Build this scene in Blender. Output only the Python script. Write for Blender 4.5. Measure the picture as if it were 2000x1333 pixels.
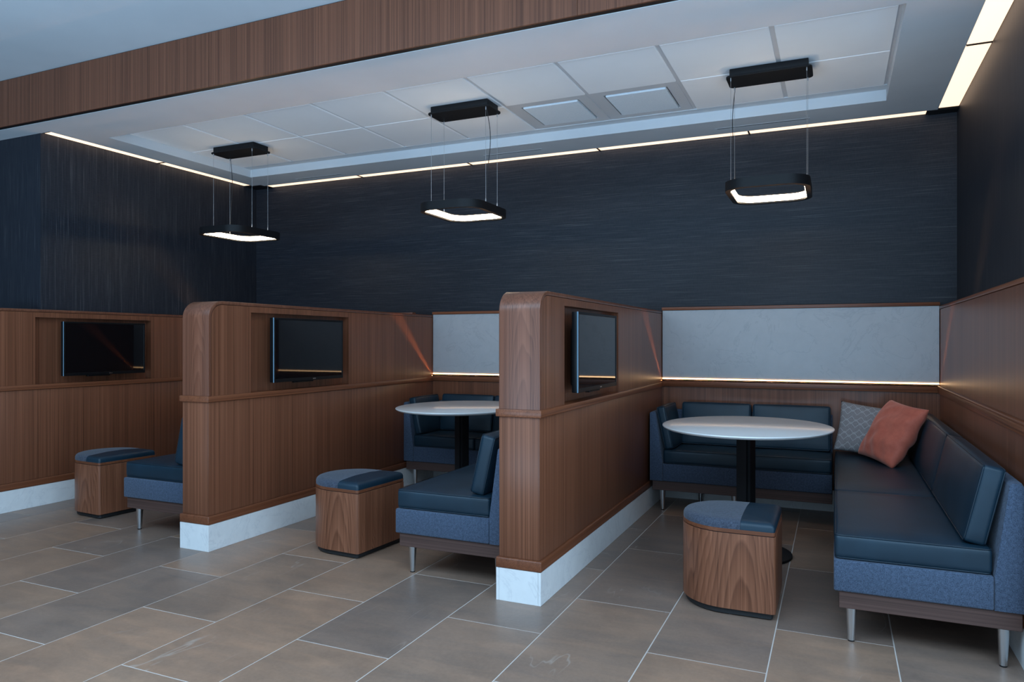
import bpy, bmesh, math, random
from mathutils import Vector, Matrix, Euler
random.seed(7)
S = bpy.context.scene
for o in list(bpy.data.objects):
    bpy.data.objects.remove(o)
COL = S.collection
PI = math.pi

# ------------------------------------------------------------------ camera
cam = bpy.data.objects.new('camera', bpy.data.cameras.new('camera'))
COL.objects.link(cam)
cam.location = (0, 0, 1.25)
cam.rotation_euler = (math.radians(90), 0, math.radians(24.1))
cam.data.sensor_fit = 'HORIZONTAL'
cam.data.sensor_width = 36.0
cam.data.lens = 36.0 * 1414.0 / 2000.0
cam.data.shift_y = (668.0 - 666.5) / 2000.0
cam.data.clip_start = 0.05
S.camera = cam

# ------------------------------------------------------------------ world, exposure, daylight
S.view_settings.view_transform = 'Standard'
S.view_settings.look = 'None'
S.view_settings.gamma = 1.0
S.view_settings.use_curve_mapping = False
S.view_settings.exposure = 0.0
w = bpy.data.worlds.new('world')
S.world = w
w.use_nodes = True
w.node_tree.nodes['Background'].inputs[0].default_value = (0.50, 0.72, 1.0, 1)
w.node_tree.nodes['Background'].inputs[1].default_value = 0.15

DAY = (0.50, 0.75, 1.0)


def area(name, loc, rot, sx, sy, power, color, spread=180):
    l = bpy.data.lights.new(name, 'AREA')
    l.shape = 'RECTANGLE'
    l.size = sx
    l.size_y = sy
    l.energy = power
    l.color = color
    l.spread = math.radians(spread)
    o = bpy.data.objects.new(name, l)
    o.location = loc
    o.rotation_euler = rot
    COL.objects.link(o)
    return o


# daylight falling in through the three windows of the lobby's front wall
WIN = [(-5.0, -2.0), (-1.8, 1.2), (1.4, 4.6)]
WINY, WINZ0, WINZ1 = -1.4, 0.06, 3.10
for a, b in WIN:
    area('window_daylight', ((a + b) / 2, WINY + 0.03, (WINZ0 + WINZ1) / 2), (math.radians(90), 0, 0),
         b - a, WINZ1 - WINZ0, 32.0, DAY)
# unseen upward lamp, added outside the windows to brighten the ceilings
area('ceiling_fill', (-0.3, -3.4, 0.0), (math.radians(180), 0, 0), 12.0, 3.4, 2050.0, (0.44, 0.71, 1.0))
# window in the far right wall of the lobby
SIDEW = (-1.1, 2.9, 0.1, 3.0)
area('side_window_daylight', (4.96, (SIDEW[0] + SIDEW[1]) / 2, (SIDEW[2] + SIDEW[3]) / 2), (math.radians(90), 0, math.radians(90)), SIDEW[1] - SIDEW[0], SIDEW[3] - SIDEW[2], 150.0, DAY)
# skylight in the lobby ceiling, above and behind the camera
SKY = (-5.0, 4.2, -1.0, 1.3)
area('skylight_daylight', ((SKY[0] + SKY[1]) / 2, (SKY[2] + SKY[3]) / 2, 3.30), (0, 0, 0), SKY[1] - SKY[0] - 0.1, SKY[3] - SKY[2] - 0.1, 380.0, DAY)


# ------------------------------------------------------------------ materials
def newmat(name):
    m = bpy.data.materials.new(name)
    m.use_nodes = True
    nt = m.node_tree
    return m, nt, nt.nodes['Principled BSDF']


def N(nt, t, **kw):
    n = nt.nodes.new(t)
    for k, v in kw.items():
        setattr(n, k, v)
    return n


def setin(n, **kw):
    for k, v in kw.items():
        n.inputs[k.replace('_', ' ')].default_value = v
    return n


def mapping(nt, scale, obj=True, rnd=False, rot=(0, 0, 0)):
    tc = N(nt, 'ShaderNodeTexCoord')
    mp = N(nt, 'ShaderNodeMapping')
    mp.inputs['Scale'].default_value = scale
    mp.inputs['Rotation'].default_value = rot
    nt.links.new(tc.outputs['Object'], mp.inputs['Vector'])
    if rnd:
        oi = N(nt, 'ShaderNodeObjectInfo')
        ml = N(nt, 'ShaderNodeVectorMath', operation='SCALE')
        ml.inputs[0].default_value = (37.0, 53.0, 71.0)
        nt.links.new(oi.outputs['Random'], ml.inputs['Scale'])
        nt.links.new(ml.outputs[0], mp.inputs['Location'])
    return mp


def ramp(nt, fac, stops):
    r = N(nt, 'ShaderNodeValToRGB')
    e = r.color_ramp.elements
    while len(e) < len(stops):
        e.new(0.5)
    for i, (p, c) in enumerate(stops):
        e[i].position = p
        e[i].color = (c[0], c[1], c[2], 1)
    nt.links.new(fac, r.inputs['Fac'])
    return r


def noise(nt, vec, scale, detail=4, rough=0.55, dist=0.0):
    n = N(nt, 'ShaderNodeTexNoise')
    n.inputs['Scale'].default_value = scale
    n.inputs['Detail'].default_value = detail
    n.inputs['Roughness'].default_value = rough
    n.inputs['Distortion'].default_value = dist
    nt.links.new(vec, n.inputs['Vector'])
    return n


def mixc(nt, fac, a, b, blend='MIX'):
    m = N(nt, 'ShaderNodeMix', data_type='RGBA', blend_type=blend)
    for sock, v in ((m.inputs[0], fac), (m.inputs[6], a), (m.inputs[7], b)):
        if hasattr(v, 'links'):
            nt.links.new(v, sock)
        elif isinstance(v, (int, float)):
            sock.default_value = v
        else:
            sock.default_value = (v[0], v[1], v[2], 1)
    return m.outputs[2]


def bump(nt, bs, h, strength, dist=0.002):
    b = N(nt, 'ShaderNodeBump')
    b.inputs['Strength'].default_value = strength
    b.inputs['Distance'].default_value = dist
    nt.links.new(h, b.inputs['Height'])
    nt.links.new(b.outputs[0], bs.inputs['Normal'])


def wood(name, dark, mid, light, axis='Z', across=1.0, rough=0.33, fig=0.25, rnd=False, along=0.35, spec=0.4, broad=0.22, flame=0.0, curve=240.0, xoff=0.15, yoff=0.22):
    """Veneer: streaks stretched along the grain axis."""
    m, nt, bs = newmat(name)

    def sc(c):
        v = [c * across] * 3
        v['XYZ'.index(axis)] = along * (c / 45.0) ** 0.4
        return tuple(v)
    m1 = mapping(nt, sc(45), rnd=rnd)
    n1 = noise(nt, m1.outputs[0], 1.0, 5, 0.6, 0.25)
    m2 = mapping(nt, sc(170), rnd=rnd)
    n2 = noise(nt, m2.outputs[0], 1.0, 3, 0.6)
    m3 = mapping(nt, sc(9), rnd=rnd)
    n3 = noise(nt, m3.outputs[0], 1.0, 2, 0.5, fig * 4)
    c1 = ramp(nt, n1.outputs[0], [(0.3, dark), (0.5, mid), (0.72, light)])
    c2 = mixc(nt, 0.45, c1.outputs[0], ramp(nt, n2.outputs[0], [(0.34, [x * 0.42 for x in dark]), (0.60, light)]).outputs[0])
    c3 = mixc(nt, broad, c2, ramp(nt, n3.outputs[0], [(0.3, (0.45, 0.42, 0.40)), (0.7, (1.25, 1.22, 1.2))]).outputs[0], 'MULTIPLY')
    if flame:
        # cathedral figure: growth rings cut lengthwise form tall arches
        tc = N(nt, 'ShaderNodeTexCoord')
        sp = N(nt, 'ShaderNodeSeparateXYZ')
        nt.links.new(tc.outputs['Object'], sp.inputs[0])

        def mm(op, a, b):
            n = N(nt, 'ShaderNodeMath', operation=op)
            for q, v in enumerate((a, b)):
                if hasattr(v, 'links'):
                    nt.links.new(v, n.inputs[q])
                else:
                    n.inputs[q].default_value = v
            return n.outputs[0]
        nw = noise(nt, mapping(nt, (7, 7, 1.2), rnd=rnd).outputs[0], 1.0, 3, 0.5)
        u = mm('ADD', mm('ADD', sp.outputs[0], xoff), mm('MULTIPLY', mm('ADD', sp.outputs[1], yoff), 0.9))
        u = mm('ADD', u, mm('MULTIPLY', mm('SUBTRACT', nw.outputs[0], 0.5), 0.10))
        cc = mm('ADD', mm('MULTIPLY', sp.outputs[2], 5.5), mm('MULTIPLY', mm('MULTIPLY', u, u), curve))
        cc = mm('ADD', cc, mm('MULTIPLY', nw.outputs[0], 2.2))
        sw = mm('FRACT', cc, 0.0)
        fr = ramp(nt, sw, [(0.0, light), (0.55, mid), (0.86, dark), (1.0, light)])
        c3 = mixc(nt, flame, c3, fr.outputs[0])
    nt.links.new(c3, bs.inputs['Base Color'])
    bs.inputs['Roughness'].default_value = rough
    bs.inputs['Specular IOR Level'].default_value = spec
    bump(nt, bs, n2.outputs[0], 0.06, 0.0006)
    return m


D, M_, L_ = (0.125, 0.043, 0.021), (0.190, 0.067, 0.033), (0.255, 0.096, 0.050)
WOODV = wood('walnut_vertical', D, M_, L_, 'Z')
D2, M2, L2 = (0.11, 0.034, 0.015), (0.185, 0.058, 0.025), (0.26, 0.09, 0.042)
WOODY = wood('walnut_molding_depth', D2, M2, L2, 'Y', 1.4)
WOODX = wood('walnut_molding_width', D2, M2, L2, 'X', 1.4)
WOODCAP = wood('walnut_cap', (0.085, 0.028, 0.015), (0.155, 0.054, 0.029), (0.225, 0.088, 0.05), 'Z', 0.8, rough=0.33, fig=0.5, flame=0.30, broad=0.35, curve=700.0, xoff=0.09, yoff=0.0)
WOODFAS = wood('walnut_fascia', [c * 0.75 for c in D], [c * 0.75 for c in M_], [c * 0.75 for c in L_], 'Z', 0.9, rough=0.45)
WOODOTT = wood('walnut_figured', (0.085, 0.026, 0.012), (0.215, 0.077, 0.038), (0.33, 0.130, 0.069), 'Z', 0.8, rough=0.36, fig=0.6, rnd=True, along=0.8, flame=0.38, broad=0.35)
WOODPL = wood('smoked_wood', (0.050, 0.026, 0.020), (0.085, 0.046, 0.037), (0.115, 0.062, 0.051), 'X', 0.8, rough=0.5)


def simple(name, col, rough=0.5, metal=0.0, spec=0.5, coat=0.0):
    m, nt, bs = newmat(name)
    bs.inputs['Base Color'].default_value = (*col, 1)
    bs.inputs['Roughness'].default_value = rough
    bs.inputs['Metallic'].default_value = metal
    bs.inputs['Specular IOR Level'].default_value = spec
    bs.inputs['Coat Weight'].default_value = coat
    return m


def emit(name, col, strength):
    m, nt, bs = newmat(name)
    bs.inputs['Base Color'].default_value = (0.8, 0.8, 0.8, 1)
    bs.inputs['Emission Color'].default_value = (*col, 1)
    bs.inputs['Emission Strength'].default_value = strength
    return m


def paint(name, col, rough=0.7):
    m, nt, bs = newmat(name)
    mp = mapping(nt, (1, 1, 1))
    n = noise(nt, mp.outputs[0], 120, 3)
    n2 = noise(nt, mp.outputs[0], 1.5, 3)
    c = mixc(nt, 0.06, col, ramp(nt, n2.outputs[0], [(0.3, (0, 0, 0)), (0.7, (1, 1, 1))]).outputs[0])
    nt.links.new(c, bs.inputs['Base Color'])
    bs.inputs['Roughness'].default_value = rough
    bump(nt, bs, n.outputs[0], 0.04, 0.0005)
    return m


CEIL = paint('white_ceiling_paint', (0.58, 0.615, 0.65))
CEILT = paint('white_ceiling_tile', (0.92, 0.91, 0.92), 0.8)
WALLP = paint('grey_wall_paint', (0.35, 0.36, 0.38))
GRID = simple('grey_ceiling_grid', (0.60, 0.59, 0.60), 0.5)
BLACK = simple('matte_black_metal', (0.007, 0.007, 0.008), 0.5, 0, 0.22)
BLACKR = simple('black_rubber', (0.010, 0.010, 0.011), 0.6)
STEEL = simple('brushed_steel', (0.62, 0.64, 0.66), 0.28, 1.0)
WIRE = simple('steel_wire', (0.45, 0.45, 0.46), 0.4, 1.0)
WARM = (1.0, 0.80, 0.56)
LENS = emit('ceiling_light_lens', (1.0, 0.68, 0.44), 1.6)
RINGL = emit('pendant_diffuser', (1.0, 0.80, 0.56), 18.0)
LEDL = emit('led_line', (1.0, 0.60, 0.28), 5.0)
LEDS = emit('led_emitter', (1.0, 0.50, 0.20), 2000.0)
SCREEN = simple('tv_screen_glass', (0.004, 0.004, 0.005), 0.03, 0, 0.5)
TVB = simple('tv_black_plastic', (0.0045, 0.005, 0.006), 0.4, 0, 0.25)
TVE = simple('tv_edge_highlight', (0.15, 0.26, 0.35), 0.25)  # bluish highlight of the casing edge, painted as a colour
VENT = simple('vent_dark', (0.06, 0.06, 0.06), 0.6)
SILVER = simple('logo_silver', (0.5, 0.5, 0.52), 0.3, 1.0)


def stone(name, col, vein):
    m, nt, bs = newmat(name)
    mp = mapping(nt, (1, 1, 1))
    n = noise(nt, mp.outputs[0], 3.0, 6, 0.6, 1.2)
    n2 = noise(nt, mp.outputs[0], 14.0, 5, 0.6)
    r = ramp(nt, n.outputs[0], [(0.485, col), (0.5, vein), (0.515, col)])
    c = mixc(nt, 0.35, col, r.outputs[0])
    c = mixc(nt, 0.5, c, ramp(nt, n2.outputs[0], [(0.3, (0.86, 0.86, 0.87)), (0.7, (1.0, 1.0, 1.0))]).outputs[0], 'MULTIPLY')
    nt.links.new(c, bs.inputs['Base Color'])
    bs.inputs['Roughness'].default_value = 0.35
    return m


STONE = stone('white_quartz', (0.83, 0.83, 0.82), (0.60, 0.60, 0.62))
STONEP = stone('dimmed_quartz', (0.43, 0.43, 0.44), (0.30, 0.30, 0.32))  # the base's quartz, with the back wall's dimmer light put into its colour


def cloth_wall(name, axis):
    m, nt, bs = newmat(name)
    s1 = [170.0] * 3
    s1['XYZ'.index(axis)] = 2.2
    s2 = [420.0] * 3
    s2['XYZ'.index(axis)] = 9.0
    n1 = noise(nt, mapping(nt, tuple(s1)).outputs[0], 1.0, 3, 0.6)
    n2 = noise(nt, mapping(nt, tuple(s2)).outputs[0], 1.0, 2, 0.6)
    s3 = [340.0] * 3
    s3[2 if axis != 'Z' else 1] = 30.0
    n3 = noise(nt, mapping(nt, tuple(s3)).outputs[0], 1.0, 2)
    c = ramp(nt, n1.outputs[0], [(0.35, (0.0080, 0.0105, 0.0175)), (0.56, (0.0145, 0.0175, 0.027)), (0.72, (0.088, 0.088, 0.094))])
    c2 = mixc(nt, 0.35, c.outputs[0], ramp(nt, n2.outputs[0], [(0.4, (0.007, 0.009, 0.0145)), (0.7, (0.040, 0.043, 0.050))]).outputs[0])
    c3 = mixc(nt, 0.15, c2, ramp(nt, n3.outputs[0], [(0.4, (0.005, 0.008, 0.014)), (0.65, (0.04, 0.047, 0.055))]).outputs[0])
    nt.links.new(c3, bs.inputs['Base Color'])
    bs.inputs['Roughness'].default_value = 0.5
    bs.inputs['Specular IOR Level'].default_value = 0.3
    bump(nt, bs, n1.outputs[0], 0.25, 0.001)
    return m


CLOTHX = cloth_wall('navy_wallcovering_horizontal', 'X')
CLOTHZ = cloth_wall('navy_wallcovering_vertical', 'Z')


def fabric(name, a, b, scale=420):
    m, nt, bs = newmat(name)
    mp = mapping(nt, (1, 1, 1))
    n = noise(nt, mp.outputs[0], scale, 2, 0.7)
    n2 = noise(nt, mp.outputs[0], scale * 0.3, 3, 0.7)
    c = ramp(nt, n.outputs[0], [(0.36, a), (0.64, b)])
    c2 = mixc(nt, 0.4, c.outputs[0], ramp(nt, n2.outputs[0], [(0.35, a), (0.65, b)]).outputs[0])
    nt.links.new(c2, bs.inputs['Base Color'])
    bs.inputs['Roughness'].default_value = 0.85
    bs.inputs['Specular IOR Level'].default_value = 0.2
    bs.inputs['Sheen Weight'].default_value = 0.15
    bump(nt, bs, n.outputs[0], 0.3, 0.001)
    return m


FABRIC = fabric('blue_melange_fabric', (0.022, 0.034, 0.056), (0.090, 0.124, 0.190), 260)


FABRICO = fabric('slate_melange_fabric', (0.024, 0.030, 0.044), (0.082, 0.097, 0.135), 260)


def leather(name, col):
    m, nt, bs = newmat(name)
    mp = mapping(nt, (1, 1, 1))
    v = N(nt, 'ShaderNodeTexVoronoi')
    v.inputs['Scale'].default_value = 350
    nt.links.new(mp.outputs[0], v.inputs['Vector'])
    n = noise(nt, mp.outputs[0], 5, 3)
    c = mixc(nt, ramp(nt, n.outputs[0], [(0.3, (0, 0, 0)), (0.7, (1, 1, 1))]).outputs[0], [x * 0.8 for x in col], [x * 1.2 for x in col])
    nt.links.new(c, bs.inputs['Base Color'])
    bs.inputs['Roughness'].default_value = 0.42
    bs.inputs['Specular IOR Level'].default_value = 0.36
    bump(nt, bs, v.outputs[0], 0.08, 0.0005)
    return m


LEATHER = leather('navy_leather', (0.008, 0.025, 0.041))
LEATHERP = leather('navy_leather_piping', (0.008, 0.020, 0.032))

# white solid-surface tabletop
m, nt, bs = newmat('white_table_laminate')
bs.inputs['Base Color'].default_value = (0.85, 0.83, 0.81, 1)
bs.inputs['Roughness'].default_value = 0.16
bs.inputs['Specular IOR Level'].default_value = 0.45
TABLEW = m


def tilemat():
    m, nt, bs = newmat('brown_stone_tile')
    mp = mapping(nt, (1, 1, 1), rnd=True)
    n = noise(nt, mp.outputs[0], 2.2, 6, 0.62, 0.6)
    mps = mapping(nt, (1.2, 5.0, 1.0), rnd=True)
    n2 = noise(nt, mps.outputs[0], 2.0, 5, 0.6, 0.8)
    n3 = noise(nt, mp.outputs[0], 60, 4, 0.7)
    c = ramp(nt, n.outputs[0], [(0.3, (0.155, 0.104, 0.075)), (0.5, (0.250, 0.163, 0.113)), (0.72, (0.365, 0.232, 0.156))])
    c = mixc(nt, 0.45, c.outputs[0], ramp(nt, n2.outputs[0], [(0.3, (0.180, 0.136, 0.110)), (0.5, (0.258, 0.172, 0.122)), (0.7, (0.370, 0.225, 0.146))]).outputs[0])
    c = mixc(nt, 0.15, c, ramp(nt, n3.outputs[0], [(0.3, (0.09, 0.07, 0.06)), (0.7, (0.36, 0.26, 0.2))]).outputs[0])
    # tone of each tile
    oi = N(nt, 'ShaderNodeObjectInfo')
    tone = ramp(nt, oi.outputs['Random'], [(0.0, (0.78, 0.81, 0.90)), (0.35, (0.96, 0.965, 1.02)), (0.65, (1.08, 1.01, 0.98)), (1.0, (1.25, 1.115, 1.05))])
    c = mixc(nt, 1.0, c, tone.outputs[0], 'MULTIPLY')
    # pale mineral veins
    nv = noise(nt, mapping(nt, (2.2, 0.5, 1.0), rnd=True).outputs[0], 1.0, 4, 0.5, 0.25)
    rv = ramp(nt, nv.outputs[0], [(0.4985, (0, 0, 0)), (0.5, (1, 1, 1)), (0.5015, (0, 0, 0))])
    nm = noise(nt, mp.outputs[0], 2.0, 2)
    rm = ramp(nt, nm.outputs[0], [(0.52, (0, 0, 0)), (0.66, (1, 1, 1))])
    mk = mixc(nt, 1.0, rv.outputs[0], rm.outputs[0], 'MULTIPLY')
    c = mixc(nt, mixc(nt, 1.0, mk, (0.45, 0.45, 0.45), 'MULTIPLY'), c, (0.50, 0.42, 0.36))
    nt.links.new(c, bs.inputs['Base Color'])
    rr = N(nt, 'ShaderNodeMapRange')
    nt.links.new(n.outputs[0], rr.inputs[0])
    rr.inputs[3].default_value = 0.26
    rr.inputs[4].default_value = 0.42
    nt.links.new(rr.outputs[0], bs.inputs['Roughness'])
    bs.inputs['Specular IOR Level'].default_value = 0.4
    bump(nt, bs, n3.outputs[0], 0.05, 0.0008)
    return m


TILE = tilemat()
GROUT = paint('pale_grout', (0.54, 0.46, 0.41), 0.9)


# ------------------------------------------------------------------ geometry helpers
class G:
    def __init__(self):
        self.bm = bmesh.new()

    def box(self, x0, x1, y0, y1, z0, z1, bev=0.0, seg=2):
        r = bmesh.ops.create_cube(self.bm, size=1.0)
        vs = r['verts']
        for v in vs:
            v.co = Vector(((x0 + x1) / 2 + v.co.x * (x1 - x0), (y0 + y1) / 2 + v.co.y * (y1 - y0), (z0 + z1) / 2 + v.co.z * (z1 - z0)))
        if bev > 0:
            es = list({e for v in vs for e in v.link_edges})
            bmesh.ops.bevel(self.bm, geom=es, offset=bev, segments=seg, profile=0.5, affect='EDGES')
        return self

    def prism(self, pts, axis, a, b, bev=0.0, seg=2):
        """pts: polygon in the two other axes (order: XY for Z, XZ for Y, YZ for X)."""
        def mk(p, t):
            return {'X': (t, p[0], p[1]), 'Y': (p[0], t, p[1]), 'Z': (p[0], p[1], t)}[axis]
        A = [self.bm.verts.new(mk(p, a)) for p in pts]
        B = [self.bm.verts.new(mk(p, b)) for p in pts]
        n = len(pts)
        fs = [self.bm.faces.new(A), self.bm.faces.new(B[::-1])]
        for i in range(n):
            fs.append(self.bm.faces.new((A[i], B[i], B[(i + 1) % n], A[(i + 1) % n])))
        bmesh.ops.recalc_face_normals(self.bm, faces=fs)
        if bev > 0:
            es = set()
            for f in fs[:2]:
                es |= set(f.edges)
            bmesh.ops.bevel(self.bm, geom=list(es), offset=bev, segments=seg, profile=0.5, affect='EDGES')
        return self

    def lathe(self, prof, n=32, c=(0, 0), sx=1.0, sy=1.0):
        rings = []
        for r, z in prof:
            if r <= 1e-6:
                rings.append([self.bm.verts.new((c[0], c[1], z))])
            else:
                rings.append([self.bm.verts.new((c[0] + sx * r * math.cos(2 * PI * i / n), c[1] + sy * r * math.sin(2 * PI * i / n), z)) for i in range(n)])
        fs = []
        for a, b in zip(rings, rings[1:]):
            for i in range(n):
                j = (i + 1) % n
                if len(a) == 1 and len(b) == 1:
                    continue
                if len(a) == 1:
                    fs.append(self.bm.faces.new((a[0], b[i], b[j])))
                elif len(b) == 1:
                    fs.append(self.bm.faces.new((a[i], a[j], b[0])))
                else:
                    fs.append(self.bm.faces.new((a[i], a[j], b[j], b[i])))
        for rg in (rings[0], rings[-1]):
            if len(rg) > 1:
                fs.append(self.bm.faces.new(rg))
        bmesh.ops.recalc_face_normals(self.bm, faces=fs)
        return self

    def tube(self, path, r, n=8, closed=False):
        P = [Vector(p) for p in path]
        rings = []
        m = len(P)
        for i, p in enumerate(P):
            if closed:
                t = P[(i + 1) % m] - P[i - 1]
            else:
                t = P[min(i + 1, m - 1)] - P[max(i - 1, 0)]
            t.normalize()
            ref = Vector((0, 0, 1)) if abs(t.z) < 0.9 else Vector((1, 0, 0))
            u = t.cross(ref).normalized()
            v = t.cross(u).normalized()
            rings.append([self.bm.verts.new(p + r * (u * math.cos(2 * PI * k / n) + v * math.sin(2 * PI * k / n))) for k in range(n)])
        fs = []
        for i in range(m if closed else m - 1):
            a, b = rings[i], rings[(i + 1) % m]
            for k in range(n):
                fs.append(self.bm.faces.new((a[k], a[(k + 1) % n], b[(k + 1) % n], b[k])))
        if not closed:
            fs.append(self.bm.faces.new(rings[0]))
            fs.append(self.bm.faces.new(rings[-1]))
        bmesh.ops.recalc_face_normals(self.bm, faces=fs)
        return self

    def cushion(self, sx, sy, sz, r, puff=(0, 0, 0), M=None, nin=8):
        """Soft rounded box centred at the origin, its faces slightly blown up."""
        h = (sx / 2, sy / 2, sz / 2)

        def ts(hh):
            rr = min(r, hh * 0.98)
            e = [-hh + rr * (1 - math.cos(k * PI / 8)) for k in range(5)] if False else [-hh, -hh + rr * 0.25, -hh + rr * 0.55, -hh + rr]
            inn = [(-hh + rr) + (2 * hh - 2 * rr) * k / nin for k in range(1, nin)]
            return e + inn + [-x for x in e[::-1]]
        T = [ts(x) for x in h]
        vm = {}

        def vert(p):
            k = (round(p[0], 5), round(p[1], 5), round(p[2], 5))
            if k in vm:
                return vm[k]
            inn = Vector([max(-(h[i] - min(r, h[i] * 0.98)), min(h[i] - min(r, h[i] * 0.98), p[i])) for i in range(3)])
            d = Vector(p) - inn
            q = inn + d.normalized() * min(r, min(h) * 0.98)
            f = [p[i] / h[i] for i in range(3)]
            for i in range(3):
                j, l = (i + 1) % 3, (i + 2) % 3
                q[i] += puff[i] * f[i] * (1 - f[j] ** 2) * (1 - f[l] ** 2)
            if M:
                q = M @ q
            vm[k] = self.bm.verts.new(q)
            return vm[k]
        fs = []
        for ax in range(3):
            j, l = (ax + 1) % 3, (ax + 2) % 3
            for s in (-1, 1):
                for a0, a1 in zip(T[j], T[j][1:]):
                    for b0, b1 in zip(T[l], T[l][1:]):
                        vs = []
                        for (a, b) in ((a0, b0), (a1, b0), (a1, b1), (a0, b1)):
                            p = [0, 0, 0]
                            p[ax] = s * h[ax]
                            p[j] = a
                            p[l] = b
                            vs.append(vert(p))
                        if len(set(vs)) == 4:
                            try:
                                fs.append(self.bm.faces.new(vs if s > 0 else vs[::-1]))
                            except ValueError:
                                pass
        return self

    def mesh(self, name, mat, ang=35):
        me = bpy.data.meshes.new(name)
        self.bm.to_mesh(me)
        self.bm.free()
        me.materials.append(mat)
        me.shade_smooth()
        me.set_sharp_from_angle(angle=math.radians(ang))
        return me


def obj(name, data, parent=None, loc=(0, 0, 0), rot=(0, 0, 0), label=None):
    o = bpy.data.objects.new(name, data)
    o.location = loc
    o.rotation_euler = rot
    COL.objects.link(o)
    if parent:
        o.parent = parent
    if label:
        o['label'] = label
    return o


def part(name, g, mat, parent, ang=35, label=None):
    return obj(name, g.mesh(name, mat, ang), parent, label=label)


def tag(o, label, cat, group=None):
    o['label'] = label
    o['category'] = cat
    if group:
        o['group'] = group
    return o


def thing(name, label, cat, loc, group=None, rz=0.0):
    o = obj(name, None, loc=loc, rot=(0, 0, rz))
    o.empty_display_size = 0.1
    return tag(o, label, cat, group)


def dup(root, loc, label, rz=None):
    def cp(o, par):
        c = o.copy()
        COL.objects.link(c)
        if par:
            c.parent = par
        for ch in [x for x in o.children]:
            cp(ch, c)
        return c
    r = cp(root, None)
    r.location = loc
    if rz is not None:
        r.rotation_euler = (0, 0, rz)
    r['label'] = label
    return r


def struct(name, data, parent=None):
    o = obj(name, data, parent)
    if not parent:
        o['kind'] = 'structure'
    return o


def wlinks(o, x, y, z):
    return o


# main dimensions -------------------------------------------------------------
YB = 5.82          # face of the panelling on the back wall
YW = 5.87          # upper back wall
XL, XR = -5.58, 0.77   # upper side walls
XRF = 0.662        # face of the panelling on the right wall
ZS = 2.855         # soffit over the booths
ZC = 3.205         # lobby ceiling
YF = 3.377         # wooden fascia
PX = (-5.54, -3.408, -1.279)   # right faces of the three partitions
PY = (3.19, 3.195, 3.18)       # their front faces
PW = 0.212

# ------------------------------------------------------------------ floor with tiles
fl = struct('floor', G().box(-11, 5.0, -1.7, 6.1, -0.12, -0.0012).mesh('floor', GROUT))
XT0, XP, YP = -0.2385, 0.4572, 0.939
tm = G().box(-XP / 2 + 0.0024, XP / 2 - 0.0024, -YP / 2 + 0.0024, YP / 2 - 0.0024, -0.012, 0.0, 0.0012, 1).mesh('tile', TILE)
for k in range(-13, 5):
    x = XT0 + XP * (k - 0.5)
    y0 = 3.345 if k % 2 == 1 else 2.880
    for j in range(-3, 4):
        y = y0 + YP * (j + 0.5)
        if -0.6 < y < 6.2:
            obj('tile', tm, fl, (x, y, 0))

# ------------------------------------------------------------------ ceilings
g = G()
CX0, CX1, CY0, CY1 = -5.215, 0.306, 3.895, 5.41
ZH = 2.99
g.box(XL + 0.10, 0.643, YF + 0.051, CY0, ZS, ZH)
g.box(-11.0, XL + 0.10, YF + 0.051, 3.61, ZS, ZH)
g.box(XL + 0.10, CX0, CY0, CY1, ZS, ZH)
g.box(CX1, 0.643, CY0, CY1, ZS, ZH)
g.box(XL + 0.10, 0.643, CY1, 5.765, ZS, ZH)
g.box(0.643, XR, YF + 0.051, YF + 0.06, ZS, ZH)
g.box(CX0, CX1, CY0, 4.0735, 2.9275, ZH)
g.box(CX0, CX1, CY1 - 0.095, CY1, 2.929, ZH)
ce = struct('ceiling', g.mesh('ceiling', CEIL))
obj('ceiling_backing', G().box(XL, XR, YF + 0.051, YW, ZH, ZH + 0.03).mesh('ceiling_backing', GRID), ce)
TX = 0.6135
gx = [0.300 - TX * i for i in range(10)]
gy = [4.075, 4.695, 5.310]
g = G()
for x in gx:
    g.box(x - 0.0135, x + 0.0135, gy[0], gy[2], 2.936, 2.96)
for y in gy:
    g.box(CX0, CX1, y - 0.012, y + 0.012, 2.9355, 2.96)
obj('grid_bar', g.mesh('grid_bar', GRID), ce)
ct = G()
hx, hy = TX / 2 - 0.013, 0.3075 - 0.0025
ct.box(-hx, hx, -hy, hy, 2.9275, 2.955, 0.0025, 1)
ctm = ct.mesh('ceiling_tile', CEILT)
for i in range(9):
    for j in range(2):
        if j == 1 and i in (2, 3):
            continue
        obj('ceiling_tile', ctm, ce, (gx[i] - TX / 2, (gy[j] + gy[j + 1]) / 2, 0))
# air diffusers in two tile bays of the rear row
DIFP = fabric('diffuser_plate', (0.62, 0.67, 0.72), (0.74, 0.78, 0.82), 300)
for i, lab in ((3, 'square white air diffuser in ceiling beside the middle pendant canopy'), (2, 'square white air diffuser in ceiling, the one right of the middle pendant')):
    cx, cy = gx[i] - TX / 2, (gy[1] + gy[2]) / 2
    t = thing('air_diffuser', lab, 'air vent', (cx, cy, 2.928), 'ceiling air diffusers')
    g = G()
    for a, b, c, d in ((-hx, hx, -hy, -hy + 0.075), (-hx, hx, hy - 0.075, hy), (-hx, -hx + 0.075, -hy + 0.075, hy - 0.075), (hx - 0.075, hx, -hy + 0.075, hy - 0.075)):
        g.box(a, b, c, d, 0.004, 0.03)
    part('frame', g, GRID, t)
    part('plate', G().box(-hx + 0.088, hx - 0.088, -hy + 0.088, hy - 0.088, -0.004, 0.02, 0.003, 1), DIFP, t)
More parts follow.
